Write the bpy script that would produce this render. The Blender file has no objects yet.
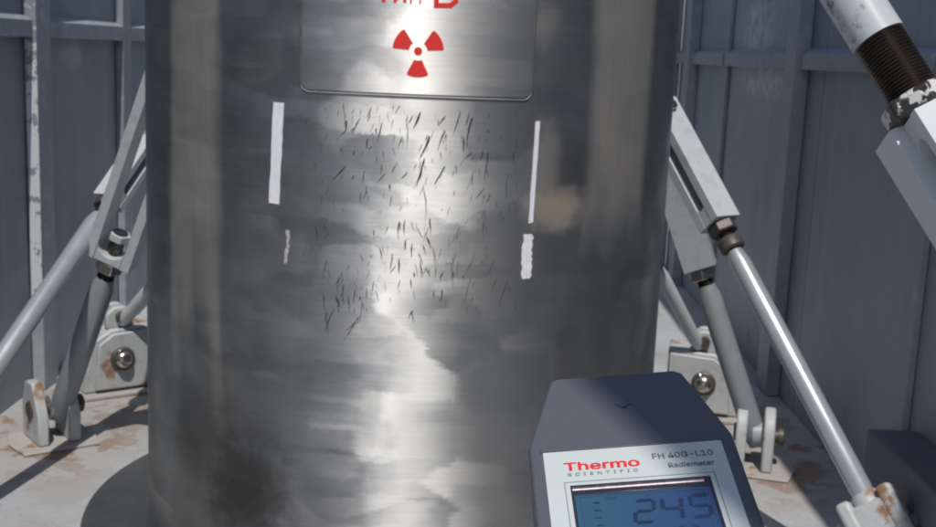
import bpy, bmesh, math, random
from mathutils import Vector, Matrix
C = bpy.context.scene
COL = C.collection
rad = math.radians
random.seed(7)

# ------------------------------------------------------------ camera, sky, sun, exposure
cam_d = bpy.data.cameras.new('camera')
cam = bpy.data.objects.new('camera', cam_d); COL.objects.link(cam)
PITCH, ROLL = 0.1812, 0.0423
fw = Vector((0, math.cos(PITCH), -math.sin(PITCH)))
u0 = Vector((0, math.sin(PITCH), math.cos(PITCH)))
r0 = Vector((1, 0, 0))
rr = r0*math.cos(ROLL) + u0*math.sin(ROLL)
uu = u0*math.cos(ROLL) - r0*math.sin(ROLL)
CAM = Vector((0.1342, -2.482, 1.0452))
M = Matrix((rr, uu, -fw)).transposed().to_4x4(); M.translation = CAM
cam.matrix_world = M
cam_d.sensor_width = 36; cam_d.sensor_fit = 'HORIZONTAL'
cam_d.lens = 36*1150/936
cam_d.clip_start = 0.02; cam_d.clip_end = 500
cam_d.dof.use_dof = True; cam_d.dof.focus_distance = 0.5; cam_d.dof.aperture_fstop = 44
C.camera = cam

SUN_EL, SUN_AZ = 61.0, 4.5           # degrees; azimuth to the right of straight behind the camera
sd = Vector((math.sin(rad(SUN_AZ))*math.cos(rad(SUN_EL)), -math.cos(rad(SUN_AZ))*math.cos(rad(SUN_EL)), math.sin(rad(SUN_EL))))
sl = bpy.data.lights.new('sun', 'SUN'); sl.energy = 3.6; sl.angle = rad(0.53); sl.color = (1.0, 0.96, 0.9)
so = bpy.data.objects.new('sun', sl); COL.objects.link(so)
so.rotation_euler = (-sd).to_track_quat('-Z', 'Y').to_euler()
W = bpy.data.worlds.new('World'); C.world = W; W.use_nodes = True
wn = W.node_tree.nodes; wl = W.node_tree.links
sky = wn.new('ShaderNodeTexSky'); sky.sky_type = 'NISHITA'; sky.sun_disc = False
sky.sun_elevation = rad(SUN_EL); sky.sun_rotation = rad(180-SUN_AZ)
bg = wn['Background']; bg.inputs['Strength'].default_value = 0.12
wl.new(sky.outputs[0], bg.inputs['Color'])
vs = C.view_settings; vs.view_transform = 'Standard'; vs.look = 'None'; vs.gamma = 1; vs.exposure = -0.1; vs.use_curve_mapping = False
C.render.engine = 'CYCLES'
C.cycles.filter_width = 1.7
C.cycles.sample_clamp_indirect = 4.0

# ------------------------------------------------------------ material helpers
class NT:
    def __init__(s, name):
        s.m = bpy.data.materials.new(name); s.m.use_nodes = True
        s.t = s.m.node_tree; s.n = s.t.nodes; s.b = s.n['Principled BSDF']
        s.tc = s.n.new('ShaderNodeTexCoord'); s.obj = s.tc.outputs['Object']
    def set(s, sock, v):
        if isinstance(v, bpy.types.NodeSocket): s.t.links.new(v, sock)
        elif v is not None:
            if hasattr(sock.default_value, '__len__') and not hasattr(v, '__len__'): v = (v,)*len(sock.default_value)
            if hasattr(v, '__len__') and len(sock.default_value) == 4 and len(v) == 3: v = (*v, 1)
            sock.default_value = v
    def math(s, op, a, b=None, c=None, clamp=False):
        n = s.n.new('ShaderNodeMath'); n.operation = op; n.use_clamp = clamp
        for k, v in enumerate((a, b, c)):
            if v is not None: s.set(n.inputs[k], v)
        return n.outputs[0]
    def add(s, a, b): return s.math('ADD', a, b)
    def mul(s, a, b): return s.math('MULTIPLY', a, b)
    def vec(s, op, a, b=None, sc=None):
        n = s.n.new('ShaderNodeVectorMath'); n.operation = op
        s.set(n.inputs[0], a)
        if b is not None: s.set(n.inputs[1], b)
        if sc is not None: s.set(n.inputs['Scale'], sc)
        return n.outputs[0]
    def xyz(s, v):
        n = s.n.new('ShaderNodeSeparateXYZ'); s.set(n.inputs[0], v); return n.outputs
    def comb(s, x, y, z):
        n = s.n.new('ShaderNodeCombineXYZ')
        for k, v in enumerate((x, y, z)): s.set(n.inputs[k], v)
        return n.outputs[0]
    def noise(s, v, scale, detail=4, rough=0.55, dist=0.0, col=False):
        n = s.n.new('ShaderNodeTexNoise'); s.set(n.inputs['Vector'], v)
        n.inputs['Scale'].default_value = scale; n.inputs['Detail'].default_value = detail
        n.inputs['Roughness'].default_value = rough; n.inputs['Distortion'].default_value = dist
        return n.outputs['Color' if col else 'Fac']
    def voro(s, v, scale, metric='CHEBYCHEV', rnd=1.0):
        n = s.n.new('ShaderNodeTexVoronoi'); n.feature = 'SMOOTH_F1'; n.inputs['Smoothness'].default_value = .16; n.distance = metric; s.set(n.inputs['Vector'], v)
        n.inputs['Scale'].default_value = scale; n.inputs['Randomness'].default_value = rnd
        return n.outputs['Color']
    def ramp(s, f, a, b):                       # smooth 0..1 between a and b
        n = s.n.new('ShaderNodeMapRange'); n.interpolation_type = 'SMOOTHSTEP'; s.set(n.inputs[0], f)
        n.inputs[1].default_value = a; n.inputs[2].default_value = b; return n.outputs[0]
    def mix(s, f, a, b):
        n = s.n.new('ShaderNodeMix'); n.data_type = 'RGBA'; s.set(n.inputs[0], f); s.set(n.inputs[6], a); s.set(n.inputs[7], b); return n.outputs[2]
    def fmix(s, f, a, b):
        n = s.n.new('ShaderNodeMix'); n.data_type = 'FLOAT'; s.set(n.inputs[0], f); s.set(n.inputs[2], a); s.set(n.inputs[3], b); return n.outputs[0]
    def bump(s, h, strength, dist=0.002, normal=None):
        n = s.n.new('ShaderNodeBump'); n.inputs['Strength'].default_value = strength; n.inputs['Distance'].default_value = dist
        s.set(n.inputs['Height'], h)
        if normal is not None: s.set(n.inputs['Normal'], normal)
        return n.outputs[0]
    def box(s, x, z, cx, cz, hx, hz, soft, nz=None, amp=0.0):   # soft rectangular mask, edges roughened by a noise
        dx = s.math('DIVIDE', s.math('ABSOLUTE', s.math('SUBTRACT', x, cx)), hx)
        dz = s.math('DIVIDE', s.math('ABSOLUTE', s.math('SUBTRACT', z, cz)), hz)
        d = s.math('MAXIMUM', dx, dz)
        if nz is not None: d = s.add(d, s.mul(s.math('SUBTRACT', nz, 0.5), amp))
        return s.math('SUBTRACT', 1.0, s.ramp(d, 1-soft, 1+soft))
    def ell(s, x, z, cx, cz, hx, hz, soft, nz=None, amp=0.0):
        dx = s.math('DIVIDE', s.math('SUBTRACT', x, cx), hx); dz = s.math('DIVIDE', s.math('SUBTRACT', z, cz), hz)
        d = s.math('SQRT', s.add(s.mul(dx, dx), s.mul(dz, dz)))
        if nz is not None: d = s.add(d, s.mul(s.math('SUBTRACT', nz, 0.5), amp))
        return s.math('SUBTRACT', 1.0, s.ramp(d, 1-soft, 1+soft))
    def out(s, **k):
        for a, v in k.items():
            s.set(s.b.inputs[{'col': 'Base Color', 'met': 'Metallic', 'rough': 'Roughness', 'nrm': 'Normal', 'spec': 'Specular IOR Level',
                              'ani': 'Anisotropic', 'rot': 'Anisotropic Rotation', 'tan': 'Tangent', 'coat': 'Coat Weight', 'coatr': 'Coat Roughness'}[a]], v)
        return s.m

def plain(name, col, rough=0.5, met=0.0, spec=0.5, coat=0.0, var=0.1, vscale=30):
    t = NT(name); nz = t.noise(t.obj, vscale, 5)
    f = t.fmix(nz, 1-var, 1+var)
    return t.out(col=t.vec('SCALE', tuple(col), sc=f), rough=t.math('ADD', rough, t.mul(t.math('SUBTRACT', nz, .5), .15)), met=met, spec=spec, coat=coat)

def painted(name, col, rough=0.4, rust=0.5, grime=0.3, rustcol=(.17, .09, .05), scale=9, met=0.0):
    t = NT(name)
    g = t.new = t.n.new('ShaderNodeNewGeometry'); P = g.outputs['Position']
    n1 = t.noise(P, scale, 6, .62); n2 = t.noise(P, scale*4.2, 5, .6); n3 = t.noise(P, 2.3, 4)
    c = t.mix(t.mul(t.ramp(n2, .45, .75), grime), tuple(col), tuple(v*.62 for v in col))
    c = t.mix(t.mul(t.ramp(n3, .4, .7), grime*.5), c, tuple(v*.78 for v in col))
    r = t.ramp(n1, .74-.2*rust, .80-.16*rust)
    c = t.mix(r, c, t.mix(n2, rustcol, tuple(v*1.9 for v in rustcol)))
    return t.out(col=c, rough=t.fmix(r, rough, .85), met=t.fmix(r, met, 0.0), nrm=t.bump(t.add(t.mul(n2, .5), t.mul(r, -.4)), .25, .002))

# ---- steel of the cask: ground and brushed by hand in patches
ROT = 0.25
def cask_steel(name, base, rbase, plate=False):
    t = NT(name)
    x, y, z = t.xyz(t.obj)
    az = t.math('MULTIPLY', t.math('ARCTAN2', x, t.math('MULTIPLY', y, -1.0)), 57.29578)     # degrees, 0 towards -Y
    u = t.mul(az, 0.0096)                                                                       # metres along the surface
    uz = t.comb(u, 0.0, z)
    warp = t.vec('SCALE', t.vec('SUBTRACT', t.noise(uz, 7, 3, col=True), (.5, .5, .5)), sc=.022)
    uzw = t.vec('ADD', uz, warp)
    soft = t.noise(uz, 3.2, 3); soft2 = t.noise(uz, 11, 4)
    brush = t.noise(t.comb(t.mul(u, 5), 0.0, t.mul(z, 260)), 1.0, 4, .7)
    vbrush = t.noise(t.comb(t.mul(u, 90), 0.0, t.mul(z, 5)), 1.0, 4, .6)
    wx, wy, wz = t.xyz(uzw)                       # the strokes fray the patch edges sideways
    feath = t.noise(t.comb(t.mul(u, 9), 1.0, t.mul(z, 420)), 1.0, 3, .6)
    wx = t.add(wx, t.mul(t.math('SUBTRACT', feath, .5), .045)); wz = t.add(wz, t.mul(t.math('SUBTRACT', t.noise(uz, 120, 3), .5), .016))
    p1 = t.voro(t.comb(t.mul(wx, .75), 0.37, wz), 9.0, rnd=.8); p2 = t.voro(t.comb(t.mul(wx, .30), 1.7, wz), 24, rnd=.9)
    a1, b1, c1 = t.xyz(p1); a2, b2, c2 = t.xyz(p2)
    nz = t.noise(uz, 16, 4)
    tilt = t.add(t.mul(t.math('SUBTRACT', a1, .5), .05 if plate else .13), t.mul(t.math('SUBTRACT', a2, .5), .03 if plate else .075))
    tilt = t.add(tilt, t.mul(t.math('SUBTRACT', soft2, .5), .10))
    g = t.n.new('ShaderNodeNewGeometry'); N = g.outputs['Normal']
    T = t.vec('NORMALIZE', t.comb(t.mul(y, -1.0), x, 0.0))
    N2 = t.vec('NORMALIZE', t.vec('ADD', N, t.vec('SCALE', T, sc=tilt)))
    N2 = t.vec('NORMALIZE', t.vec('ADD', N2, t.comb(0.0, 0.0, t.mul(t.math('SUBTRACT', b1, .5), .06))))
    N3 = t.bump(t.add(t.mul(brush, .6), t.mul(vbrush, .25)), .10, .0006, N2)
    rough = t.add(t.add(rbase, t.mul(t.math('SUBTRACT', c1, .5), .11)), t.add(t.mul(t.math('SUBTRACT', b2, .5), .10), t.mul(t.math('SUBTRACT', soft, .5), .25)))
    col = t.vec('SCALE', tuple(base), sc=t.fmix(soft2, .72, 1.28))
    col = t.vec('SCALE', col, sc=t.fmix(brush, .82, 1.18))
    col = t.vec('SCALE', col, sc=t.fmix(a2, .92, 1.08))
    met = .94
    if not plate:
        # dull weathered bands and stains with their own outlines
        bl = t.box(az, z, -43, 1.12, 7.2, .56, .30, t.noise(t.comb(t.mul(u, 14), 0, t.mul(z, 2.2)), 1, 4), .9)
        br = t.box(az, z, 47.5, 1.12, 8.8, .36, .28, t.noise(t.comb(t.mul(u, 9), 3, t.mul(z, 3)), 1, 4), .7)
        band = t.math('MAXIMUM', bl, br)
        col = t.mix(t.mul(band, .65), col, t.mix(vbrush, (.17, .155, .14), (.34, .315, .285)))
        rough = t.fmix(band, rough, .62)
        met = t.fmix(band, .94, .45)
        nb = t.noise(uz, 24, 5, .65)
        brown = t.math('MAXIMUM', t.ell(az, z, 31.2, .783, 6.0, .034, .6, nb, 1.5), t.mul(t.ell(az, z, 28.6, .85, 2.6, .075, .7, nb, 1.8), .45))
        brown = t.math('MAXIMUM', brown, t.mul(t.ell(az, z, 25.5, 1.10, 3.5, .035, .9, nb, 1.6), .35))
        col = t.mix(t.mul(brown, .6), col, (.31, .225, .125)); met = t.fmix(brown, met, .35); rough = t.fmix(brown, rough, .55)
        dark = t.math('MAXIMUM', t.ell(az, z, -28.5, .245, 9, .105, .7, nb, 1.4), t.mul(t.ell(az, z, -41, .30, 8, .09, .5, nz, .8), .5))
        dark = t.math('MAXIMUM', dark, t.mul(t.ell(az, z, 35.5, .845, 5.5, .045, .9, nb, 1.2), .35))
        col = t.mix(t.mul(dark, .7), col, (.05, .05, .048)); rough = t.fmix(dark, rough, .6)
    return t.out(col=col, met=met, rough=t.math('MINIMUM', t.math('MAXIMUM', rough, .16), .8), nrm=N3, ani=.91 if not plate else .89, tan=T, rot=ROT)

M_cask = cask_steel('brushed_steel', (.47, .468, .462), .52)
M_plate = cask_steel('polished_plate_steel', (.62, .605, .585), .50, True)
M_flange = plain('dull_flange_steel', (.30, .305, .315), .38, .92, var=.4, vscale=11)
M_bead = plain('weld_bead_steel', (.27, .27, .265), .55, 1.0, var=.3, vscale=60)
M_red = plain('red_paint', (.76, .035, .028), .45, var=.12, vscale=200)
M_scratch = plain('dark_scratch', (.045, .045, .047), .6, .4)
M_paper = plain('white_tape', (.78, .78, .82), .75, var=.16, vscale=120)
M_residue = plain('tape_residue', (.42, .42, .44), .8, var=.5, vscale=220)
M_paint = painted('pale_grey_paint', (.46, .49, .51), .42, .48, .45)
M_paintg = painted('mid_grey_paint', (.31, .335, .355), .45, .42, .45)
M_anchor = painted('anchor_grey_paint', (.43, .445, .455), .5, .8, .5, scale=8)
M_white = painted('white_jaw_paint', (.60, .625, .645), .35, .12, .2, rustcol=(.2, .17, .14))
M_rustfoot = painted('rusty_plate', (.38, .355, .33), .8, .75, .4, scale=13)
M_thread = plain('oily_thread_steel', (.075, .062, .050), .32, .7, var=.35, vscale=40)
M_nutb = painted('brown_nut_steel', (.085, .074, .064), .5, .7, .5, rustcol=(.10, .065, .042), met=.25)
M_pin = plain('bright_pin_steel', (.52, .49, .44), .28, 1.0, var=.2, vscale=50)
M_silver = plain('silver_rod_paint', (.43, .455, .48), .29, .45, var=.10, vscale=25)
M_rodg = plain('dull_grey_rod_paint', (.25, .275, .29), .42, .15, var=.15, vscale=14)
M_studp = plain('pale_stud_paint', (.55, .58, .60), .4, .1, var=.12)

PIPEA = -1.9
def pipe_paint():
    t = NT('scuffed_white_pipe_paint'); x, y, z = t.xyz(t.obj)
    a = t.math('ARCTAN2', y, x)
    st = t.noise(t.comb(t.mul(a, 3.0), 0, t.mul(z, 130)), 1, 5, .7); bl = t.noise(t.obj, 26, 5, .7)
    m = t.mul(t.ramp(st, .47, .62), t.ramp(bl, .42, .6))
    m = t.mul(m, t.ramp(t.math('COSINE', t.math('SUBTRACT', a, PIPEA)), .1, .8)); c = t.mix(m, (.48, .50, .52), (.09, .085, .08))
    return t.out(col=c, rough=t.fmix(m, .3, .6), nrm=t.bump(m, -.3, .001))
M_pipe = pipe_paint()
def chipped():
    t = NT('chipped_nut_paint'); n = t.noise(t.obj, 24, 4, .55); m = t.ramp(n, .455, .485)
    return t.out(col=t.mix(m, (.07, .065, .06), (.60, .59, .58)), rough=t.fmix(m, .42, .55), met=t.fmix(m, .6, 0), nrm=t.bump(m, .7, .0015))
M_chip = chipped()

def wall_paint():
    t = NT('blue_grey_wall_paint'); g = t.n.new('ShaderNodeNewGeometry'); P = g.outputs['Position']
    x, y, z = t.xyz(P)
    big = t.noise(P, 1.6, 4); mid = t.noise(P, 6, 5, .6); fine = t.noise(P, 34, 4)
    drip = t.noise(t.comb(t.mul(y, 16), t.mul(x, 5), t.mul(z, 1.3)), 1, 4)
    c = t.mix(t.ramp(big, .3, .7), (.205, .243, .275), (.285, .315, .34))
    c = t.mix(t.mul(t.ramp(drip, .45, .8), .28), c, (.38, .40, .42))
    c = t.mix(t.mul(t.ramp(fine, .5, .8), .12), c, (.11, .125, .14))
    right = t.ramp(x, 0, .2)
    wn_ = t.noise(P, 13, 4, .6)
    s1 = t.math('MAXIMUM', t.ell(y, z, 1.66, 1.00, .30, .06, .5, wn_, 1.5), t.ell(y, z, 1.78, 1.16, .20, .11, .45, wn_, 1.7))
    s1 = t.mul(t.mul(s1, right), t.ramp(t.noise(P, 19, 5, .65), .36, .56))
    s2 = t.mul(t.ell(y, z, 1.22, .985, .09, .035, .4, wn_, 1.2), t.math('SUBTRACT', 1.0, right))
    sc = t.math('MAXIMUM', s1, t.mul(s2, .6))
    c = t.mix(t.mul(sc, .85), c, (.50, .515, .52))
    ru = t.mul(t.ramp(mid, .60, .68), t.math('SUBTRACT', 1.0, t.ramp(z, .02, .22)))
    c = t.mix(ru, c, (.20, .115, .07))
    return t.out(col=c, rough=t.fmix(mid, .36, .62), nrm=t.bump(t.add(mid, t.mul(fine, .08)), .25, .012))
M_wall = wall_paint()
def rib_paint():
    t = NT('worn_rib_paint'); g = t.n.new('ShaderNodeNewGeometry'); P = g.outputs['Position']
    n = t.noise(P, 18, 5, .65); big = t.noise(P, 2, 4)
    c = t.mix(t.ramp(big, .3, .7), (.225, .26, .29), (.295, .325, .345))
    c = t.mix(t.mul(t.ramp(n, .52, .60), .55), c, (.36, .37, .38))
    return t.out(col=c, rough=.5, nrm=t.bump(n, .2, .003))
M_rib = rib_paint()
def strip_paint():  # pale colour stands in for sunlight on the rib, broken by worn patches
    t = NT('sun_strip_paint'); g = t.n.new('ShaderNodeNewGeometry'); P = g.outputs['Position']; x, y, z = t.xyz(P)
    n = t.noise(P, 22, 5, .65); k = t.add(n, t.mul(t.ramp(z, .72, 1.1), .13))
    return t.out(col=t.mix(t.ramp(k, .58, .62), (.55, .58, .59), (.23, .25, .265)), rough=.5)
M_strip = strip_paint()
M_canvas = plain('shade_sheet_canvas', (.22, .23, .24), .8, var=.15, vscale=12)
M_dark = plain('dark_beam_paint', (.085, .10, .122), .55, var=.3, vscale=8)

ANCH = [(-.93, .37), (.90, .40), (.96, -.42), (-.96, -.42), (-.9, .85), (.88, .88), (1.06, .55), (-1.08, .6)]
def floor_mat():
    t = NT('painted_steel_floor'); g = t.n.new('ShaderNodeNewGeometry'); P = g.outputs['Position']
    x, y, z = t.xyz(P)
    n1 = t.noise(P, 5.5, 6, .65); n2 = t.noise(P, 30, 5, .65); n3 = t.noise(P, 1.7, 4)
    c = t.mix(t.ramp(n3, .3, .7), (.36, .375, .40), (.43, .445, .46))
    c = t.mix(t.mul(t.ramp(n2, .5, .7), .22), c, (.36, .365, .37))
    m = 0.0
    for (ax, ay) in ANCH:
        m = t.math('MAXIMUM', m, t.ell(x, y, ax, ay, .26, .22, .75, n1, 1.3))
    c = t.mix(t.mul(t.ramp(t.noise(P, 3.1, 5, .6), .46, .64), .48), c, (.275, .255, .23))
    c = t.mix(t.mul(t.ramp(t.noise(P, 60, 3), .55, .7), .3), c, (.22, .19, .16))
    c = t.mix(t.mul(m, .5), c, (.33, .30, .255))
    r = t.mul(m, t.ramp(n1, .49, .56))
    c = t.mix(t.mul(r, .85), c, t.mix(n2, (.13, .065, .036), (.31, .19, .115)))
    return t.out(col=c, rough=t.fmix(r, .5, .85), nrm=t.bump(t.add(n2, t.mul(n1, .5)), .25, .004))
M_floor = floor_mat()
M_ground = plain('concrete_yard', (.33, .32, .30), .9, var=.2, vscale=1.2)

# meter
M_case = plain('slate_blue_plastic', (.088, .097, .114), .42, spec=.45, var=.05, vscale=300)
M_caselow = plain('pale_case_seam_plastic', (.33, .33, .33), .5, var=.05)
M_label = plain('pale_label_foil', (.52, .565, .56), .42, var=.03, vscale=90)
M_tred = plain('red_print', (.72, .025, .035), .5, var=.02)
M_tgrey = plain('grey_print', (.13, .15, .17), .55, var=.05)
M_line = plain('grey_line_print', (.22, .25, .26), .5, var=.02)
M_frame = plain('dark_window_bezel', (.045, .04, .06), .28, .3, var=.05)
M_bezel = plain('glossy_bezel_edge', (.20, .165, .17), .42, .8, var=.85, vscale=420)
M_seg = plain('lcd_segment', (.016, .030, .075), .35, var=.02)
M_segf = plain('lcd_faint_mark', (.035, .07, .12), .4, var=.02)
def lcd_mat():
    t = NT('blue_lcd_glass'); x, y, z = t.xyz(t.obj)
    c = t.mix(t.ramp(x, -.022, .024), (.034, .095, .165), (.028, .058, .155))  # blue shift across the glass, painted in for its reflection
    return t.out(col=c, rough=.18, spec=.5, coat=.3, coatr=.08)
M_lcd = lcd_mat()

# ------------------------------------------------------------ mesh helpers
class MB:
    def __init__(s): s.v = []; s.f = []
    def pts(s, P): b = len(s.v); s.v += [Vector(p) for p in P]; return b
    def box(s, lo, hi, mat=None):
        (a, b, c), (d, e, f) = lo, hi
        P = [(a, b, c), (d, b, c), (d, e, c), (a, e, c), (a, b, f), (d, b, f), (d, e, f), (a, e, f)]
        if mat: P = [mat @ Vector(p) for p in P]
        k = s.pts(P)
        s.f += [[k+i for i in q] for q in ((0, 3, 2, 1), (4, 5, 6, 7), (0, 1, 5, 4), (1, 2, 6, 5), (2, 3, 7, 6), (3, 0, 4, 7))]
        return s
    def prism(s, poly, h0, h1, mat=None):          # polygon in xy extruded along z
        n = len(poly)
        P = [Vector((p[0], p[1], h0)) for p in poly] + [Vector((p[0], p[1], h1)) for p in poly]
        if mat: P = [mat @ p for p in P]
        k = s.pts(P)
        s.f.append([k+i for i in reversed(range(n))]); s.f.append([k+n+i for i in range(n)])
        for i in range(n):
            j = (i+1) % n; s.f.append([k+i, k+j, k+n+j, k+n+i])
        return s
    def lathe(s, prof, n=24, mat=None, caps=True, rot=0.0):      # prof: (radius, z)
        k = len(s.v); P = []
        for r, z in prof:
            for i in range(n):
                a = 2*math.pi*i/n+rot; P.append(Vector((r*math.cos(a), r*math.sin(a), z)))
        if mat: P = [mat @ p for p in P]
        s.pts(P)
        for j in range(len(prof)-1):
            for i in range(n):
                i2 = (i+1) % n
                s.f.append([k+j*n+i, k+j*n+i2, k+(j+1)*n+i2, k+(j+1)*n+i])
        if caps:
            s.f.append([k+i for i in reversed(range(n))]); s.f.append([k+(len(prof)-1)*n+i for i in range(n)])
        return s
    def tube(s, path, r, n=8, closed=False):
        k = len(s.v); m = len(path); path = [Vector(p) for p in path]
        for i, p in enumerate(path):
            a = path[(i-1) % m] if (closed or i) else p; b = path[(i+1) % m] if (closed or i < m-1) else p
            d = (b-a).normalized(); h = Vector((0, 0, 1)) if abs(d.z) < .9 else Vector((0, 1, 0))
            x = d.cross(h).normalized(); y = d.cross(x)
            for q in range(n):
                t = 2*math.pi*q/n; s.v.append(p + (x*math.cos(t)+y*math.sin(t))*r)
        for i in range(m if closed else m-1):
            j = (i+1) % m
            for q in range(n): s.f.append([k+i*n+q, k+i*n+(q+1) % n, k+j*n+(q+1) % n, k+j*n+q])
        if not closed:
            s.f.append([k+q for q in range(n)]); s.f.append([k+(m-1)*n+q for q in reversed(range(n))])
        return s
    def build(s, name, mat, parent=None, bevel=0.0, smooth=35, seg=2, recalc=True):
        me = bpy.data.meshes.new(name); me.from_pydata([tuple(v) for v in s.v], [], s.f); me.update()
        if recalc:
            bm = bmesh.new(); bm.from_mesh(me); bmesh.ops.recalc_face_normals(bm, faces=bm.faces); bm.to_mesh(me); bm.free()
        me.materials.append(mat)
        if smooth:
            me.shade_smooth(); me.set_sharp_from_angle(angle=rad(smooth))
        o = bpy.data.objects.new(name, me); COL.objects.link(o)
        if parent is not None: o.parent = parent
        if bevel:
            b = o.modifiers.new('bevel', 'BEVEL'); b.width = bevel; b.segments = seg; b.limit_method = 'ANGLE'; b.angle_limit = rad(40)
        return o
def thing(name, label, cat, loc=(0, 0, 0), group=None, mat=None):
    o = bpy.data.objects.new(name, None); COL.objects.link(o); o.empty_display_size = .05
    if mat is not None: o.matrix_world = mat
    else: o.location = loc
    o['label'] = label; o['category'] = cat
    if group: o['group'] = group
    return o
def tag(o, label, cat, group=None):
    o['label'] = label; o['category'] = cat
    if group: o['group'] = group
    return o
def frame(A, B, yhint):                       # z from A towards B, y as near yhint as it can be
    A, B = Vector(A), Vector(B); z = (B-A).normalized(); y = Vector(yhint); y = (y - z*y.dot(z)).normalized(); x = y.cross(z)
    m = Matrix((x, y, z)).transposed().to_4x4(); m.translation = A
    return m, (B-A).length

# ------------------------------------------------------------ setting: yard, container floor and walls
o = MB().box((-60, -60, -.40), (60, 60, -.17)).build('ground', M_ground); o['kind'] = 'structure'
o = MB().box((-1.17, -4.1, -.16), (1.17, 3.45, 0)).build('floor', M_floor); o['kind'] = 'structure'
WT = 2.3; WX = 1.15; Y0, Y1 = -4.0, 3.35
WG = 'walls of the open steel container'
def side_wall(sg, label, ribs, seams):
    t = thing('container_wall', label, 'wall', (sg*WX, 0, 0), WG)
    def bx(x0, x1, y0, y1, z0, z1):          # x measured into the container from the wall face
        a, b = -sg*x0, -sg*x1
        return (min(a, b), y0, z0), (max(a, b), y1, z1)
    ys = [Y0]+seams+[Y1]
    for a, b in zip(ys[:-1], ys[1:]):
        MB().box(*bx(-.02, 0, a+.002, b-.002, 0.0, WT)).build('wall_panel', M_wall, t, .003)
    MB().box(*bx(-.05, -.021, Y0, Y1, 0, WT)).build('outer_skin', M_wall, t)
    for y, w, d in ribs:
        MB().box(*bx(0.0005, d, y, y+w, 0.0, WT)).build('stiffener_rib', M_rib, t, .004)
    cuts = [Y0]+[v for y, w, d in ribs for v in (y, y+w)]+[Y1]
    for a, b in zip(cuts[0::2], cuts[1::2]):
        if b-a < .1: continue
        MB().prism([(-sg*.0005, 1.037), (-sg*.030, 1.037), (-sg*.030, 1.085), (-sg*.0005, 1.101)], a+.001, b-.001,
                   Matrix(((1, 0, 0, 0), (0, 0, 1, 0), (0, 1, 0, 0), (0, 0, 0, 1)))).build('stiffener_rail', M_rib, t, .002)
    MB().box(*bx(-.05, .06, Y0, Y1, WT+.001, WT+.09)).build('top_rail', M_wall, t, .006)
    return t
side_wall(-1, 'blue grey steel wall left of the cask with pale stripe painted as sunlight on its nearest rib', [(-1.9, .11, .04), (-.5, .11, .04), (.82, .11, .04), (1.66, .10, .03), (2.5, .10, .04)], [-1.2, 2.2])
side_wall(1, 'blue grey steel wall right of the cask with pale scuff marks above its rail', [(-1.9, .11, .04), (.02, .03, .02), (1.08, .13, .045), (2.18, .04, .018), (2.86, .12, .05)], [-1.2, .92])
lw = [o for o in COL.objects if o.name == 'container_wall'][0]
MB().box((.006, .8165, .29), (.0395, .8195, 1.9)).build('painted_sun_strip', M_strip, lw, .001)  # added strip: sun on the rib's near face, put in as pale colour
t = thing('container_wall', 'blue grey steel end wall closing the container behind the cask', 'wall', (0, Y1, 0), WG)
MB().box((-1.149, .001, 0), (1.149, .05, WT)).build('wall_panel', M_wall, t)
for xx in (-.7, -.1, .5): MB().box((xx, -.04, 0), (xx+.1, 0, WT)).build('stiffener_rib', M_rib, t, .004)
MB().box((-1.149, -.01, WT+.001), (1.149, .05, WT+.09)).build('top_rail', M_wall, t, .006)

# ------------------------------------------------------------ the cask
R = .55
cask = thing('steel_cask', 'brushed steel transport cask with red radiation trefoil standing on the container floor', 'cask')
MB().lathe([(.02, .0352), (R, .0352), (R, .4), (R, .8), (R, 1.2), (R, 1.62), (.53, 1.64), (.02, 1.64)], 256, caps=True).build('shell', M_cask, cask, smooth=50)
MB().lathe([(.67, 0.0005), (.691, .003), (.691, .023), (.688, .030), (.677, .035), (.575, .0355), (.558, .041), (.5505, .052), (.5505, .03)], 160, caps=False).build('base_flange', M_flange, cask, smooth=25)
MB().lathe([(.02, 1.641), (.50, 1.641), (.50, 1.70), (.48, 1.715), (.02, 1.715)], 96).build('lid', M_cask, cask, smooth=40)
for k in range(16):
    a = 2*math.pi*k/16
    MB().lathe([(.022, 1.7005+.015), (.022, 1.7005+.04)], 6, Matrix.Translation((.44*math.cos(a), .44*math.sin(a), 0))).build('lid_bolt', M_pin, cask)
def cp(s, z, r=R): a = s/R; return (r*math.sin(a), -r*math.cos(a), z)       # s metres round the surface, 0 at the front
D2S = R*math.pi/180
def wrap_poly(mb, poly, r0, r1, step=.012):      # closed outline in (s, z), laid on the cask with a real thickness
    out = []
    for i, p in enumerate(poly):
        q = poly[(i+1) % len(poly)]; n = max(1, int(math.hypot(q[0]-p[0], q[1]-p[1])/step))
        out += [(p[0]+(q[0]-p[0])*k/n, p[1]+(q[1]-p[1])*k/n) for k in range(n)]
    n = len(out)
    k = mb.pts([cp(a, b, r0) for a, b in out]+[cp(a, b, r1) for a, b in out])
    mb.f.append([k+n+i for i in range(n)])
    for i in range(n): j = (i+1) % n; mb.f.append([k+i, k+j, k+n+j, k+n+i])
    return mb
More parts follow.
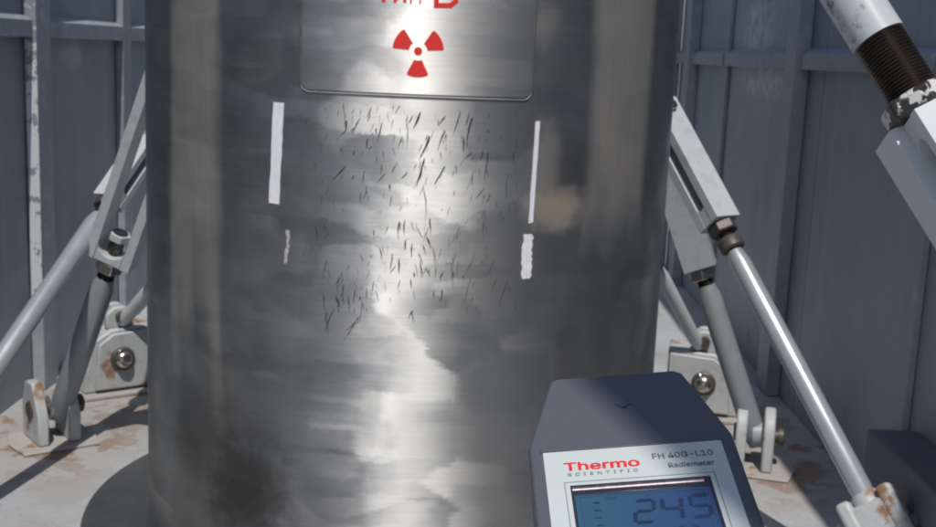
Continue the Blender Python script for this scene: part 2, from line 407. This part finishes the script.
# name plate: curved sheet with rounded lower corners and a bead round its edge
s0, s1, z0, z1, rc = -16.6*D2S, 24.4*D2S, .974, 1.36, .014
RP = R+.0028
mb = MB(); NS = 64
def inset(s):
    d = min(s-s0, s1-s); return rc-math.sqrt(max(0, rc*rc-(rc-d)**2)) if d < rc else 0
cols = [s0, s0+.002, s0+.006, s0+.010]+[s0+rc+(s1-s0-2*rc)*i/NS for i in range(NS+1)]+[s1-.010, s1-.006, s1-.002, s1]
for s in cols:
    e = inset(s); mb.pts([cp(s, z0+e, R+.0002), cp(s, z0+e, RP), cp(s, z1-e, RP), cp(s, z1-e, R+.0002)])
for i in range(len(cols)-1):
    for j in range(3): a = i*4+j; mb.f.append([a, a+4, a+5, a+1])
mb.f.append([0, 1, 2, 3]); k = (len(cols)-1)*4; mb.f.append([k+3, k+2, k+1, k])
plate = mb.build('name_plate', M_plate, cask, smooth=40)
def rrect(a0, a1, b0, b1, r, n=6):
    P = []
    for cx, cy, t0 in ((a1-r, b0+r, -90), (a1-r, b1-r, 0), (a0+r, b1-r, 90), (a0+r, b0+r, 180)):
        P += [(cx+r*math.cos(rad(t0+90*i/n)), cy+r*math.sin(rad(t0+90*i/n))) for i in range(n+1)]
    return P
def dens(P, step=.02):
    out = []
    for i, p in enumerate(P):
        q = P[(i+1) % len(P)]; n = max(1, int(math.hypot(q[0]-p[0], q[1]-p[1])/step))
        out += [(p[0]+(q[0]-p[0])*k/n, p[1]+(q[1]-p[1])*k/n) for k in range(n)]
    return out
path = [cp(a, b, R+.0004) for a, b in dens(rrect(s0-.004, s1+.004, z0-.004, z1+.004, rc+.004))]
MB().tube(path, .0021, 8, True).build('weld_bead', M_bead, plate)
# trefoil
ts, tz = 3.85*D2S, 1.0445
for th in (270, 30, 150):
    P = []
    for r_, hw in ((.0425, 25),):
        P += [(ts+r_*math.cos(rad(th+a)), tz+r_*math.sin(rad(th+a))) for a in (-25, -23, -15, -7, 0, 7, 15, 23, 25)]
    P[0] = (ts+.0405*math.cos(rad(th-25.5)), tz+.0405*math.sin(rad(th-25.5))); P[-1] = (ts+.0405*math.cos(rad(th+25.5)), tz+.0405*math.sin(rad(th+25.5)))
    P += [(ts+.0155*math.cos(rad(th+a)), tz+.0155*math.sin(rad(th+a))) for a in (24, 10, -10, -24)]
    wrap_poly(MB(), P, RP, RP+.0006).build('trefoil_blade', M_red, plate, smooth=30)
wrap_poly(MB(), [(ts+.0066*math.cos(rad(a)), tz+.0066*math.sin(rad(a))) for a in range(0, 360, 18)], RP, RP+.0006).build('trefoil_hub', M_red, plate, smooth=30)
# painted lettering above the trefoil (its feet show at the top of the frame)
def letter(strokes, name='painted_letter', m=M_red):
    mb = MB()
    for P in strokes: wrap_poly(mb, P, RP, RP+.0006)
    mb.build(name, m, plate, smooth=30)
def bar(a0, b0, a1, b1, w):
    d = Vector((a1-a0, b1-b0)).normalized(); n = Vector((-d.y, d.x))*w/2
    return [(a0-n.x, b0-n.y), (a1-n.x, b1-n.y), (a1+n.x, b1+n.y), (a0+n.x, b0+n.y)]
zb = 1.121
letter([bar(-.022, zb, -.022, zb+.046, .0065), bar(-.034, zb+.050, -.010, zb+.050, .007)])
letter([bar(-.0035, zb, -.0035, zb+.053, .005), bar(.0125, zb+.001, .0125, zb+.053, .005), bar(-.001, zb+.004, .010, zb+.05, .004)])
letter([bar(.0225, zb, .0225, zb+.053, .0028), bar(.0375, zb, .0375, zb+.053, .0028), bar(.0225, zb+.052, .0375, zb+.052, .005)])
letter([bar(.064, zb-.003, .064, zb+.053, .008), bar(.060, zb-.0015, .090, zb-.0005, .008), bar(.069, zb+.026, .090, zb+.026, .007), bar(.069, zb+.051, .088, zb+.051, .007),
        bar(.0885, zb+.0005, .0975, zb+.008, .008), bar(.0965, zb+.005, .0965, zb+.018, .0075), bar(.0965, zb+.016, .089, zb+.025, .0075), bar(.087, zb+.028, .093, zb+.034, .007), bar(.0925, zb+.033, .0925, zb+.045, .007), bar(.093, zb+.043, .087, zb+.051, .007)])
# white tape strips
def strip(sa, za, sb, zb_, w, label, m=M_paper, jag=.0008, n=14):
    L, Rr = [], []
    for i in range(n+1):
        f = i/n; s = sa+(sb-sa)*f; z = za+(zb_-za)*f
        L.append((s-w/2+random.uniform(-jag, jag), z+(random.uniform(-.002, .002) if i in (0, n) else 0))); Rr.append((s+w/2+random.uniform(-jag, jag), z+(random.uniform(-.002, .002) if i in (0, n) else 0)))
    o = wrap_poly(MB(), L+Rr[::-1], R+.0001, R+.0007, .05).build('tape_strip', m, cask, smooth=30); o['label'] = label
strip(-21.15*D2S, .950, -21.9*D2S, .776, .0205, 'long wide white tape strip')
strip(26.3*D2S, .935, 25.9*D2S, .757, .0085, 'long thin white tape strip', jag=.0005)
strip(25.5*D2S, .737, 25.5*D2S, .660, .0185, 'short torn white tape strip', jag=.0022)
strip(-18.9*D2S, .731, -19.2*D2S, .672, .006, 'faint tape residue', M_residue, .0022)
# lugs that the tie rods hold on to, mostly behind the body
for sx in (-1, 1):
    for (x_, y_, z_, az_) in ((.47, .46, 1.13, 45), (.575, .545, .96, 43)):
        m = Matrix.Translation((0, 0, z_)) @ Matrix.Rotation(rad(az_ if sx > 0 else 180-az_), 4, 'Z')
        MB().box((.545, -.012, -.05), (.70, .012, .05), m).build('tie_lug', M_paintg, cask, .004)
# dark scratches and cracks in the coating
mb = MB()
def crack(s, z, L, ang, w):
    n = max(3, int(L/.008)); P = []; a = ang
    for i in range(n+1):
        P.append((s, z)); a += random.uniform(-.28, .28); a += (ang-a)*.3
        s += L/n*math.sin(a); z -= L/n*math.cos(a)
    k = len(mb.v)
    for i, (ss, zz) in enumerate(P):
        f = i/n; ww = w*(.25+.75*math.sin(math.pi*min(1, f+.12)))*random.uniform(.5, 1.2)/2
        rq = R+.00035
        mb.pts([cp(ss-ww, zz, rq), cp(ss+ww, zz, rq)])
    for i in range(n): a_ = k+2*i; mb.f.append([a_, a_+1, a_+3, a_+2])
def scat(n, a0, a1, za, zb2, Lr, angm, angs, wr):
    for _ in range(n):
        crack(random.uniform(a0, a1)*D2S, random.uniform(za, zb2), random.uniform(*Lr), random.gauss(angm, angs), random.uniform(*wr))
for a, z, L, g, w in ((6.3, .905, .045, -.25, .0042), (5.6, .868, .05, -.15, .0046), (9.2, .855, .035, -.35, .004), (9.0, .915, .035, -.55, .0040), (13.9, .938, .05, -.3, .0042), (12.4, .905, .025, -.1, .003),
                      (4.6, .945, .03, -.4, .004), (-8.9, .955, .04, .02, .0016), (-8.3, .925, .02, 0, .0038), (-5.9, .930, .03, -.5, .003), (-2.0, .925, .035, -.1, .0022), (5.5, .82, .06, .22, .0018), (11.6, .945, .04, -.15, .002), (17, .88, .05, -.15, .002),
                      (-8.2, .850, .035, -.5, .0030), (9.0, .94, .02, -.6, .003), (2.2, .93, .05, -.05, .0018)):
    crack(a*D2S, z, L, g, w)
scat(190, -16, 24, .60, .958, (.005, .018), -.12, .25, (.0005, .0014))
scat(54, -10, 18, .80, .955, (.008, .022), -.24, .22, (.0009, .0028))
scat(20, -3, 8, .69, .775, (.014, .034), .08, .16, (.0014, .0032))
scat(26, -10, 10, .60, .70, (.008, .025), -.05, .35, (.0012, .003))
scat(14, -12, -4, .56, .70, (.015, .05), -.25, .25, (.001, .002))
scat(14, 8, 22, .62, .86, (.02, .06), -.2, .2, (.0007, .0014))
o = mb.build('scratch_marks', M_scratch, cask, smooth=0, recalc=False); o['kind'] = 'stuff'

# ------------------------------------------------------------ tie rods
def yoke_mesh(L, wd, th, gap, bridge):           # fork: two cheeks joined by a bridge, opening towards +z; x across the gap, y across the cheek
    mb = MB(); tcheek = (th-gap)/2
    a = wd/2; c = wd*.22
    for sg in (-1, 1):
        x0, x1 = sorted((sg*gap/2, sg*th/2))
        P = [(-a, 0), (a, 0), (a, L-c), (a-c, L), (-a+c, L), (-a, L-c)]
        mb.prism([(p[0], p[1]) for p in P], x0, x1, Matrix(((0, 0, 1, 0), (1, 0, 0, 0), (0, 1, 0, 0), (0, 0, 0, 1))))
    n = 8; g = gap/2-.0004                       # bridge with a rounded throat
    P = [(-g, .0008), (g, .0008), (g, bridge)] + [(g*math.cos(math.pi*i/n), bridge-g*.8*math.sin(math.pi*i/n)) for i in range(1, n)] + [(-g, bridge)]
    mb.prism(P, -a+.0008, a-.0008, Matrix(((1, 0, 0, 0), (0, 0, 1, 0), (0, 1, 0, 0), (0, 0, 0, 1))))
    return mb
def tie_rod(label, A, B, yhint, r, l_rod, m_rod, m_jaw, m_nut, jaw=(.30, .066, .066, .026, .05), neck=.05, nut=(.030, .022), foot=.0, taper=True, group='tie rods bracing the cask', m_thread=None, inside=True, name='tie_rod'):
    m, L = frame(A, B, yhint)
    t = thing(name, label, 'tie rod', group=group, mat=m)
    e = r*.75 if taper else r
    MB().lathe([(e, foot), (r, foot+.03), (r, l_rod-.03), (e, l_rod)], 28).build('rod', m_rod, t, smooth=40)
    z = l_rod; pr_ = []; k = 0
    while z < l_rod+neck:
        pr_ += [(e*.86, z), (e*.95, z+.0016)]; z += .0032
    MB().lathe(pr_, 24).build('threaded_neck', m_thread or M_thread, t, smooth=60)
    z0_ = l_rod+neck-nut[1]-.001
    MB().lathe([(nut[0]*.9, z0_), (nut[0], z0_+.003), (nut[0], z0_+nut[1]-.003), (nut[0]*.9, z0_+nut[1])], 6).build('lock_nut', m_nut, t, .0012, smooth=30)
    if neck > .06 and m_nut is M_nutb:
        MB().lathe([(nut[0]*.70, l_rod+.004), (nut[0]*.84, l_rod+.008), (nut[0]*.84, l_rod+.028), (nut[0]*.74, l_rod+.034)], 20).build('sleeve', m_nut, t, smooth=30)
    zj = l_rod+neck
    if jaw == 'lip':                             # big jaw: thin upper cheek, deep throat, heavy lower cheek standing proud at the side
        jaw = (.30, .07, .085, .03, .05); j = MB()
        T3 = Matrix(((0, 0, 1, 0), (1, 0, 0, 0), (0, 1, 0, 0), (0, 0, 0, 1)))
        j.prism([(-.024, 0), (.05, 0), (.05, .30), (-.024, .30)], -.043, -.029, T3)
        j.prism([(-.034, -.002), (.05, -.002), (.05, .30), (-.034, .30)], .0005, .056, T3)
        g_ = .0145
        P = [(-g_, .0005), (g_, .0005), (g_, .034)]+[(g_*math.cos(math.pi*i/10), .034-g_*math.sin(math.pi*i/10)) for i in range(1, 10)]+[(-g_, .034)]
        j.prism([(p[0]-.0143, p[1]) for p in P], -.023, .049, Matrix(((1, 0, 0, 0), (0, 0, 1, 0), (0, 1, 0, 0), (0, 0, 0, 1))))
        j.box((-.0288, .002, .035), (.0003, .049, .15))
    else: j = yoke_mesh(*jaw)
    j.v = [v+Vector((0, 0, zj)) for v in j.v]
    j.build('jaw', m_jaw, t, .003)
    if inside:
        MB().lathe([(r*.62, zj+jaw[4]*.6), (r*.62, zj+jaw[4]+.035)], 16).build('threaded_end', m_thread or M_thread, t)
        nr = min(nut[0]*.8, jaw[3]*.48)
        MB().lathe([(nr, zj+jaw[4]+.014), (nr, zj+jaw[4]+.032)], 6).build('end_nut', m_jaw, t, .001)
    zp = zj+jaw[0]-.04
    MB().lathe([(.012, -jaw[2]/2-.012), (.016, -jaw[2]/2-.010), (.016, -jaw[2]/2-.001), (.011, -jaw[2]/2), (.011, jaw[2]/2), (.016, jaw[2]/2+.001), (.016, jaw[2]/2+.010), (.012, jaw[2]/2+.012)], 18,
               Matrix.Translation((0, 0, zp)) @ Matrix.Rotation(rad(90), 4, 'Y')).build('pin', M_pin, t)
    return t
def lerp(A, B, f): return tuple(a+(b-a)*f for a, b in zip(A, B))
# R1 / L1: bright silver rods from the floor anchors in front up to the back of the cask
R1A, R1B = (.961, -.28, .186), (.481, .45, 1.116)
tie_rod('bright silver tie rod with slotted pale jaw right of the cask', R1A, R1B, (.62, .75, .35), .0235, .61, M_silver, M_paint, M_nutb, jaw=(.36, .070, .070, .026, .05), neck=.075, nut=(.034, .026))
L1A, L1B = (-.955, -.28, .149), (-.588, 1.15, 1.177)
tie_rod('bright silver tie rod running out of the left edge of the photo', L1A, L1B, (.9, .2, .3), .0235, .80, M_silver, M_paint, M_nutb, jaw=(.30, .060, .060, .026, .05), neck=.05, nut=(.030, .022))
R2A, R2B = (.918, .42, .06), (.561, .55, .994)
tie_rod('dull grey tie rod with broad grey jaw at the right edge of the cask', R2A, R2B, (.9, -.2, .3), .030, .445, M_rodg, M_paintg, M_pin, jaw=(.36, .085, .075, .030, .055), neck=.048, nut=(.034, .030))
L2A, L2B = (-.922, .40, .063), (-.536, .2, 1.036)
tie_rod('dull grey tie rod with open pale fork at the left edge of the cask', L2A, L2B, (.05, .95, 0), .030, .432, M_rodg, M_paint, M_pin, jaw=(.56, .066, .118, .070, .045), neck=.052, nut=(.034, .030))
# thin studs from the pin blocks
tie_rod('thin pale stud rising from the pin block right of the cask', (.83, .84, .215), (.60, .66, .585), (0, 1, 0), .0195, .32, M_studp, M_paintg, M_nutb, jaw=(.16, .05, .05, .02, .03), neck=.03, nut=(.022, .014), inside=False)
tie_rod('thin pale stud rising from the pin block left of the cask', (-.885, .84, .215), (-.62, .66, .52), (0, 1, 0), .0195, .32, M_studp, M_paintg, M_nutb, jaw=(.16, .05, .05, .02, .03), neck=.03, nut=(.022, .014), inside=False)
# front right: big bar near the camera, coming down from the top of the cask
FA0, FB0 = Vector((.457, -1.42, 1.123)), Vector((.511, -1.468, 1.031))
dF = (FB0-FA0).normalized()
FA = FA0-dF*.40
fr = tie_rod('large white tie rod with dark thread and chipped nut at upper right', FA, FB0, Vector(rr)*.89+Vector(uu)*.45, .0240, .465, M_pipe, M_white, M_chip,
             jaw='lip', neck=.080, nut=(.034, .020), taper=False, inside=False)

# ------------------------------------------------------------ floor anchors
def anchor_clevis(label, x, y, yaw, pinz=.085, h=.165, spread=.070, mats=(M_anchor, M_rustfoot), rnd=False):
    m = Matrix.Translation((x, y, 0)) @ Matrix.Rotation(rad(yaw), 4, 'Z')
    t = thing('anchor_clevis', label, 'floor anchor', group='floor anchors of the tie rods', mat=m)
    MB().prism([(-.10, -.085), (.09, -.09), (.11, .0), (.10, .09), (-.09, .10), (-.11, .015)], .0005, .008).build('base_plate', mats[1], t, .003)
    for sx in (-1, 1):
        P = [(-.055, .0085), (.075, .0085), (.078, h*.62)] + ([(.055, h*.95), (.035, h), (-.005, h), (-.055, h*.52)] if not rnd else [(.012+.062*math.cos(rad(a)), h*.62+.062*math.sin(rad(a))) for a in range(10, 180, 17)]+[(-.055, h*.58)])
        mm = Matrix(((0, 0, 1, 0), (1, 0, 0, 0), (0, 1, 0, 0), (0, 0, 0, 1)))
        x0 = sx*spread/2
        MB().prism(P, x0-.014, x0+.014, mm).build('lug_plate', mats[0], t, .005)
    MB().lathe([(.020, -spread/2-.030), (.024, -spread/2-.027), (.024, -spread/2-.0145), (.017, -spread/2-.014), (.017, spread/2+.014), (.024, spread/2+.0145), (.024, spread/2+.027), (.020, spread/2+.030)], 20,
               Matrix.Translation((.01, .01, h*.55)) @ Matrix.Rotation(rad(90), 4, 'Y')).build('pin', M_nutb, t)
    MB().lathe([(.034, -.018), (.034, .018)], 24, Matrix.Translation((.01, .01, h*.55)) @ Matrix.Rotation(rad(90), 4, 'Y')).build('rod_eye', M_paintg, t, .003)
    return t
anchor_clevis('rusty floor anchor with two upright lugs at the left, under the dull grey rod', -.93, .388, 38, spread=.082)
anchor_clevis('floor anchor with rounded lugs at the right, beside the handheld meter', .905, .41, -14, rnd=True)

def pin_block(label, x, y, yaw, mir):
    m = Matrix.Translation((x, y, 0)) @ Matrix.Rotation(rad(yaw), 4, 'Z')
    t = thing('pin_block', label, 'floor anchor', group='pin blocks on the container floor', mat=m)
    s = mir
    MB().box((-.13, -.09, .0006), (.13, .12, .012)).build('base_plate', M_rustfoot, t, .003)
    P = [(-s*.105, .0125), (s*.115, .0125), (s*.115, .205), (-s*.02, .198), (-s*.080, .165)]
    mm = Matrix(((1, 0, 0, 0), (0, 0, 1, 0), (0, 1, 0, 0), (0, 0, 0, 1)))
    MB().prism(P, -.052, .08, mm).build('body', M_anchor, t, .006)
    P2 = [(-s*.075, .022), (s*.110, .022), (s*.110, .195), (-s*.02, .188), (-s*.062, .158)]
    MB().prism(P2, -.066, -.0525, mm).build('face_plate', M_anchor, t, .004)
    pm = Matrix.Translation((s*.006, -.066, .112)) @ Matrix.Rotation(rad(90), 4, 'X')
    w = MB().lathe([(.036, .0005), (.036, .006), (.030, .010)], 28, pm).build('washer', M_nutb, t, smooth=30)
    MB().lathe([(.0255, .009), (.0255, .017), (.022, .024), (.014, .029), (.003, .031)], 24, pm).build('bolt_head', M_pin, t, smooth=50)
    MB().lathe([(.007, .0105), (.007, .018), (.003, .021)], 12, pm @ Matrix.Translation((-.012, .026, 0))).build('locking_screw', M_pin, t)
    for yy in (-.02, .035):
        MB().prism([(s*.01-.040, .196), (s*.01+.040, .196), (s*.01+.042, .235), (s*.01+.020, .262), (s*.01-.016, .262), (s*.01-.040, .240)], yy-.014, yy+.012, mm).build('ear', M_anchor, t, .006)
    MB().lathe([(.016, -.05), (.016, .065)], 16, Matrix.Translation((s*.012, .01, .232)) @ Matrix.Rotation(rad(90), 4, 'X')).build('ear_pin', M_nutb, t)
    return t
pin_block('pale grey block with polished pin head, left of the cask', -.92, .86, 36, 1)
pin_block('pale grey block with polished pin head, right of the cask above the handheld meter', .865, .87, -12, -1)

# front sockets that the silver rods stand in
def socket(label, A, B, yh, m=M_anchor):
    mt, L = frame(A, B, yh)
    t = thing('rod_socket', label, 'floor anchor', group='front sockets of the silver rods', mat=mt)
    MB().box((-.055, -.032, -.075), (.055, .032, .0)).build('block', m, t, .012, seg=3)
    for sx in (-1, 1):
        MB().box((sx*.044-.016, -.036, -.10), (sx*.044+.016, .036, .018)).build('knuckle', m, t, .010, seg=3)
    MB().lathe([(.030, -.02), (.030, .012), (.026, .02)], 20).build('collar', m, t)
    MB().lathe([(.018, -.075), (.018, .075)], 18, Matrix.Translation((0, 0, -.07)) @ Matrix.Rotation(rad(90), 4, 'Y')).build('pin', M_nutb, t)
    inv = mt.inverted()
    a = Vector(A); P = [(-.07, -.05), (.07, -.05), (.07, .05), (-.07, .05)]
    MB().prism(P, .0006, a.z-.055, inv @ Matrix.Translation((a.x+.02, a.y-.02, 0))).build('pedestal', M_anchor, t, .008)
    return t
socket('pale rusty socket block at the lower right holding the bright silver rod', R1A, R1B, (-.4, -.9, .2))
socket('rod socket block on the floor beyond the left edge of the photo', L1A, L1B, (.4, -.9, .2))

# unseen canvas sheet, added to throw shade on the meter's right half
mb = MB(); NX, NY = 14, 10
def cover(i, j, dz):
    f, g = i/NX, j/NY
    y = -2.72-1.2*g; xl = .250-.47*(y+2.883); x = xl+(1.30-xl)*f
    return (x, y, 2.40-.05*math.sin(math.pi*f)+.012*math.sin(9*f+3*g)+dz)
for dz in (0, .006): mb.pts([cover(i, j, dz) for j in range(NY+1) for i in range(NX+1)])
n_ = (NX+1)*(NY+1)
for j in range(NY):
    for i in range(NX):
        a = j*(NX+1)+i; q = [a, a+1, a+NX+2, a+NX+1]; mb.f.append(q[::-1]); mb.f.append([v+n_ for v in q])
edge = [i for i in range(NX)]+[j*(NX+1)+NX for j in range(NY)]+[NY*(NX+1)+i for i in range(NX, 0, -1)]+[j*(NX+1) for j in range(NY, 0, -1)]
for k in range(len(edge)): a, b = edge[k], edge[(k+1) % len(edge)]; mb.f.append([a, b, b+n_, a+n_])
tag(mb.build('added_shade_canvas', M_canvas), 'grey canvas sheet added unseen behind the viewpoint to shade the meter', 'cover')

# right-hand side: low ledge along the wall and a lashing ring
o = MB().box((1.035, -1.75, .175), (1.147, -.03, .262)).build('wall_ledge', M_dark, bevel=.006)
tag(o, 'dark steel ledge running low along the right container wall', 'ledge')
t = thing('lashing_ring', 'small grey lashing ring on the right wall above the end of the ledge', 'ring', (1.12, .06, .20))
MB().box((-.02, -.02, -.02), (.028, .02, .03)).build('bracket', M_rib, t, .004)
MB().tube([(-.03+.004*math.cos(a), .028*math.cos(a), -.02+.042*math.sin(a)) for a in [2*math.pi*i/24 for i in range(24)]], .007, 8, True).build('ring', M_rib, t)

# ------------------------------------------------------------ handheld radiation meter
mm_ = Matrix(((.99248, -.03581, -.11702), (-.00259, .94988, -.31260), (.12235, .31055, .94265))).to_4x4()
mm_.translation = Vector((.19469, -2.08785, .91167))
meter = thing('radiation_meter', 'slate blue handheld radiation meter with digital display reading 245', 'radiation meter', mat=mm_)
hw, ta, tt = .0365, .0241, .0413
def outline(g=0.0):                       # face outline, rounded corners
    P = [(-hw-g, -.135), (hw+g, -.135), (hw+g, -.0015), (hw-.0006+g, .0015), (ta+.0016+g, tt-.0022), (ta-.0012, tt+g), (-ta+.0012, tt+g), (-ta-.0016-g, tt-.0022), (-hw+.0006-g, .0015), (-hw-g, -.0015)]
    return P
MB().prism(outline(), -.016, 0.0).build('upper_case', M_case, meter, .0014, seg=3)
MB().prism(outline(-.0012), -.019, -.0161).build('case_seam', M_caselow, meter, .0003)
MB().prism(outline(), -.036, -.0191).build('lower_case', M_case, meter, .003, seg=3)
lab = MB()
lx0, lx1, ly0, ly1 = -.0315, .0315, -.115, -.0050
wx0, wx1, wy0, wy1 = -.0236, .0240, -.066, -.0238            # window opening
EPS = .0004
def ringplate(mb, o_, i_, z0_, z1_):
    (a, b, c, d), (e, f, g, h) = o_, i_
    for P in ([(a, c), (b, c), (b, g), (a, g)], [(a, h), (b, h), (b, d), (a, d)], [(a, g), (e, g), (e, h), (a, h)], [(f, g), (b, g), (b, h), (f, h)]):
        mb.prism(P, z0_, z1_)
ringplate(lab, (lx0, lx1, ly0, ly1), (wx0, wx1, wy0, wy1), .00005, EPS)
lab = lab.build('label_panel', M_label, meter, smooth=0)
ln = MB()
for (a, b, c, d, w) in ((wx0-.0019, wx1+.0019, wy0-.0019, wy1+.0019, .00035),):
    ringplate(ln, (a, b, c, d), (a+w, b-w, c+w, d-w), EPS+.00003, EPS+.00010)
ln.build('border_line', M_line, lab, smooth=0)
# raised thin ridge along the upper edge of the panel
MB().box((lx0-.0008, ly1+.0002, .0001), (lx1+.0008, ly1+.0009, .0007)).build('panel_ridge', M_case, meter, .0002)
# bezel and glass
fr_ = MB()
ringplate(fr_, (wx0, wx1, wy0, wy1), (wx0+.0009, wx1-.0009, wy0+.0009, wy1-.0050), .00006, .00052)
win = fr_.build('window_frame', M_frame, meter, .0002)
MB().prism([(wy1-.0030, .0005), (wy1-.0027, .0008), (wy1-.0020, .0010), (wy1-.0013, .0008), (wy1-.0010, .0005)], wx0+.0006, wx1-.0026, Matrix(((0, 0, 1, 0), (1, 0, 0, 0), (0, 1, 0, 0), (0, 0, 0, 1)))).build('bezel_edge', M_bezel, win, smooth=60)
lcd = MB().box((wx0+.0010, wy0+.0010, .00008), (wx1-.0010, wy1-.0051, .00030)).build('display', M_lcd, meter, smooth=0)
# inner tray line of the display
tl = MB(); q0 = (wx0+.0026, wx1-.0028, wy0+.003, wy1-.0056)
ringplate(tl, q0, (q0[0]+.0003, q0[1]-.0006, q0[2]+.0004, q0[3]-.0007), .00031, .00040)
tl.build('display_tray_line', M_segf, lcd, smooth=0)
def seg7(cx, cy, w, h, tk, on, sk=.10):
    mb = MB(); g = tk*.18
    def q(P): mb.prism([(cx+x+sk*y, cy+y) for x, y in P], .00032, .00044)
    a, b, c = w/2, h/2, tk
    def hs(y): q([(-a+c*.6+g, y-c/2), (a-c*.6-g, y-c/2), (a-g-c*.1, y), (a-c*.6-g, y+c/2), (-a+c*.6+g, y+c/2), (-a+g+c*.1, y)])
    def vs_(x, y0_, y1_): q([(x-c/2, y0_+g+c*.3), (x, y0_+g), (x+c/2, y0_+g+c*.3), (x+c/2, y1_-g-c*.3), (x, y1_-g), (x-c/2, y1_-g-c*.3)])
    S = {'a': lambda: hs(b), 'g': lambda: hs(0), 'd': lambda: hs(-b), 'f': lambda: vs_(-a, 0, b), 'b': lambda: vs_(a, 0, b), 'e': lambda: vs_(-a, -b, 0), 'c': lambda: vs_(a, -b, 0)}
    for k_ in on: S[k_]()
    return mb.build('digit', M_seg, lcd, smooth=0)
DW, DH, DT = .0062, .0105, .0014
seg7(-.0005, -.0392, DW, DH, DT, 'abged'); seg7(.0086, -.0388, DW, DH, DT, 'fgbc'); seg7(.0180, -.0384, DW, DH, DT, 'afgcd')
FONT = None
try:                                      # the sans-serif that ships inside Blender; its built-in face is used when missing
    import os
    FONT = bpy.data.fonts.load(os.path.join(bpy.utils.system_resource('DATAFILES'), 'fonts', 'Inter.woff2'))
except Exception:
    FONT = None
def text(s, cx, cy, size, m, par, width=None, z=.00042, bold=0.0, align='LEFT', name='lettering', sx=1.0, th=.00008, space=1.0):
    cu = bpy.data.curves.new(name, 'FONT'); cu.body = s; cu.font = FONT or cu.font; cu.size = size; cu.align_x = align;  cu.extrude = th; cu.resolution_u = 3; cu.space_character = space
    ob = bpy.data.objects.new(name, cu); COL.objects.link(ob)
    bpy.context.view_layer.update()
    me = bpy.data.meshes.new_from_object(ob.evaluated_get(bpy.context.evaluated_depsgraph_get()))
    bpy.data.objects.remove(ob); bpy.data.curves.remove(cu)
    xs = [v.co.x for v in me.vertices]
    if width: sx = width/(max(xs)-min(xs))
    me.transform(Matrix.Translation((cx, cy, z+th)) @ Matrix.Diagonal((sx, 1, 1, 1)))
    if bold:
        bm = bmesh.new()
        for k_, (dx, dy) in enumerate(((0, 0), (-bold, 0), (bold, 0), (0, bold*.5))):
            m2 = me.copy(); m2.transform(Matrix.Translation((dx, dy, k_*4e-6))); bm.from_mesh(m2); bpy.data.meshes.remove(m2)
        bm.to_mesh(me); bm.free()
    me.materials.clear(); me.materials.append(m)
    o = bpy.data.objects.new(name, me); COL.objects.link(o); o.parent = par
    return o
text('Thermo', -.0249, -.0160, .0084, M_tred, lab, .0258, bold=.00022)
text('SCIENTIFIC', -.0240, -.0189, .0028, M_tgrey, lab, .0242, space=1.6, bold=0)
text('FH 40G-L10', .0060, -.0129, .0056, M_tgrey, lab, .0210, bold=.00006)
text('Radiameter', .0108, -.0182, .0046, M_tgrey, lab, .0156, bold=.00005)
text('1000', -.0128, -.0322, .0024, M_segf, lcd, z=.00031)
text('nSv/h', .0070, -.0500, .0048, M_seg, lcd, z=.00031)
for k_, yy in enumerate((-.0335, -.0372, -.0408, -.0444, -.048)):
    MB().box((-.0168, yy-.0003, .00031), (-.0146, yy+.0003, .00039)).build('scale_tick', M_seg, lcd, smooth=0)
# arrow mark moulded in the nose
MB().prism([(-.0026, .0218), (.0004, .0190), (.0034, .0214), (.0034, .0210), (.0004, .0183), (-.0026, .0213)], .00002, .00018).build('arrow_mark', M_scratch, meter, smooth=0)
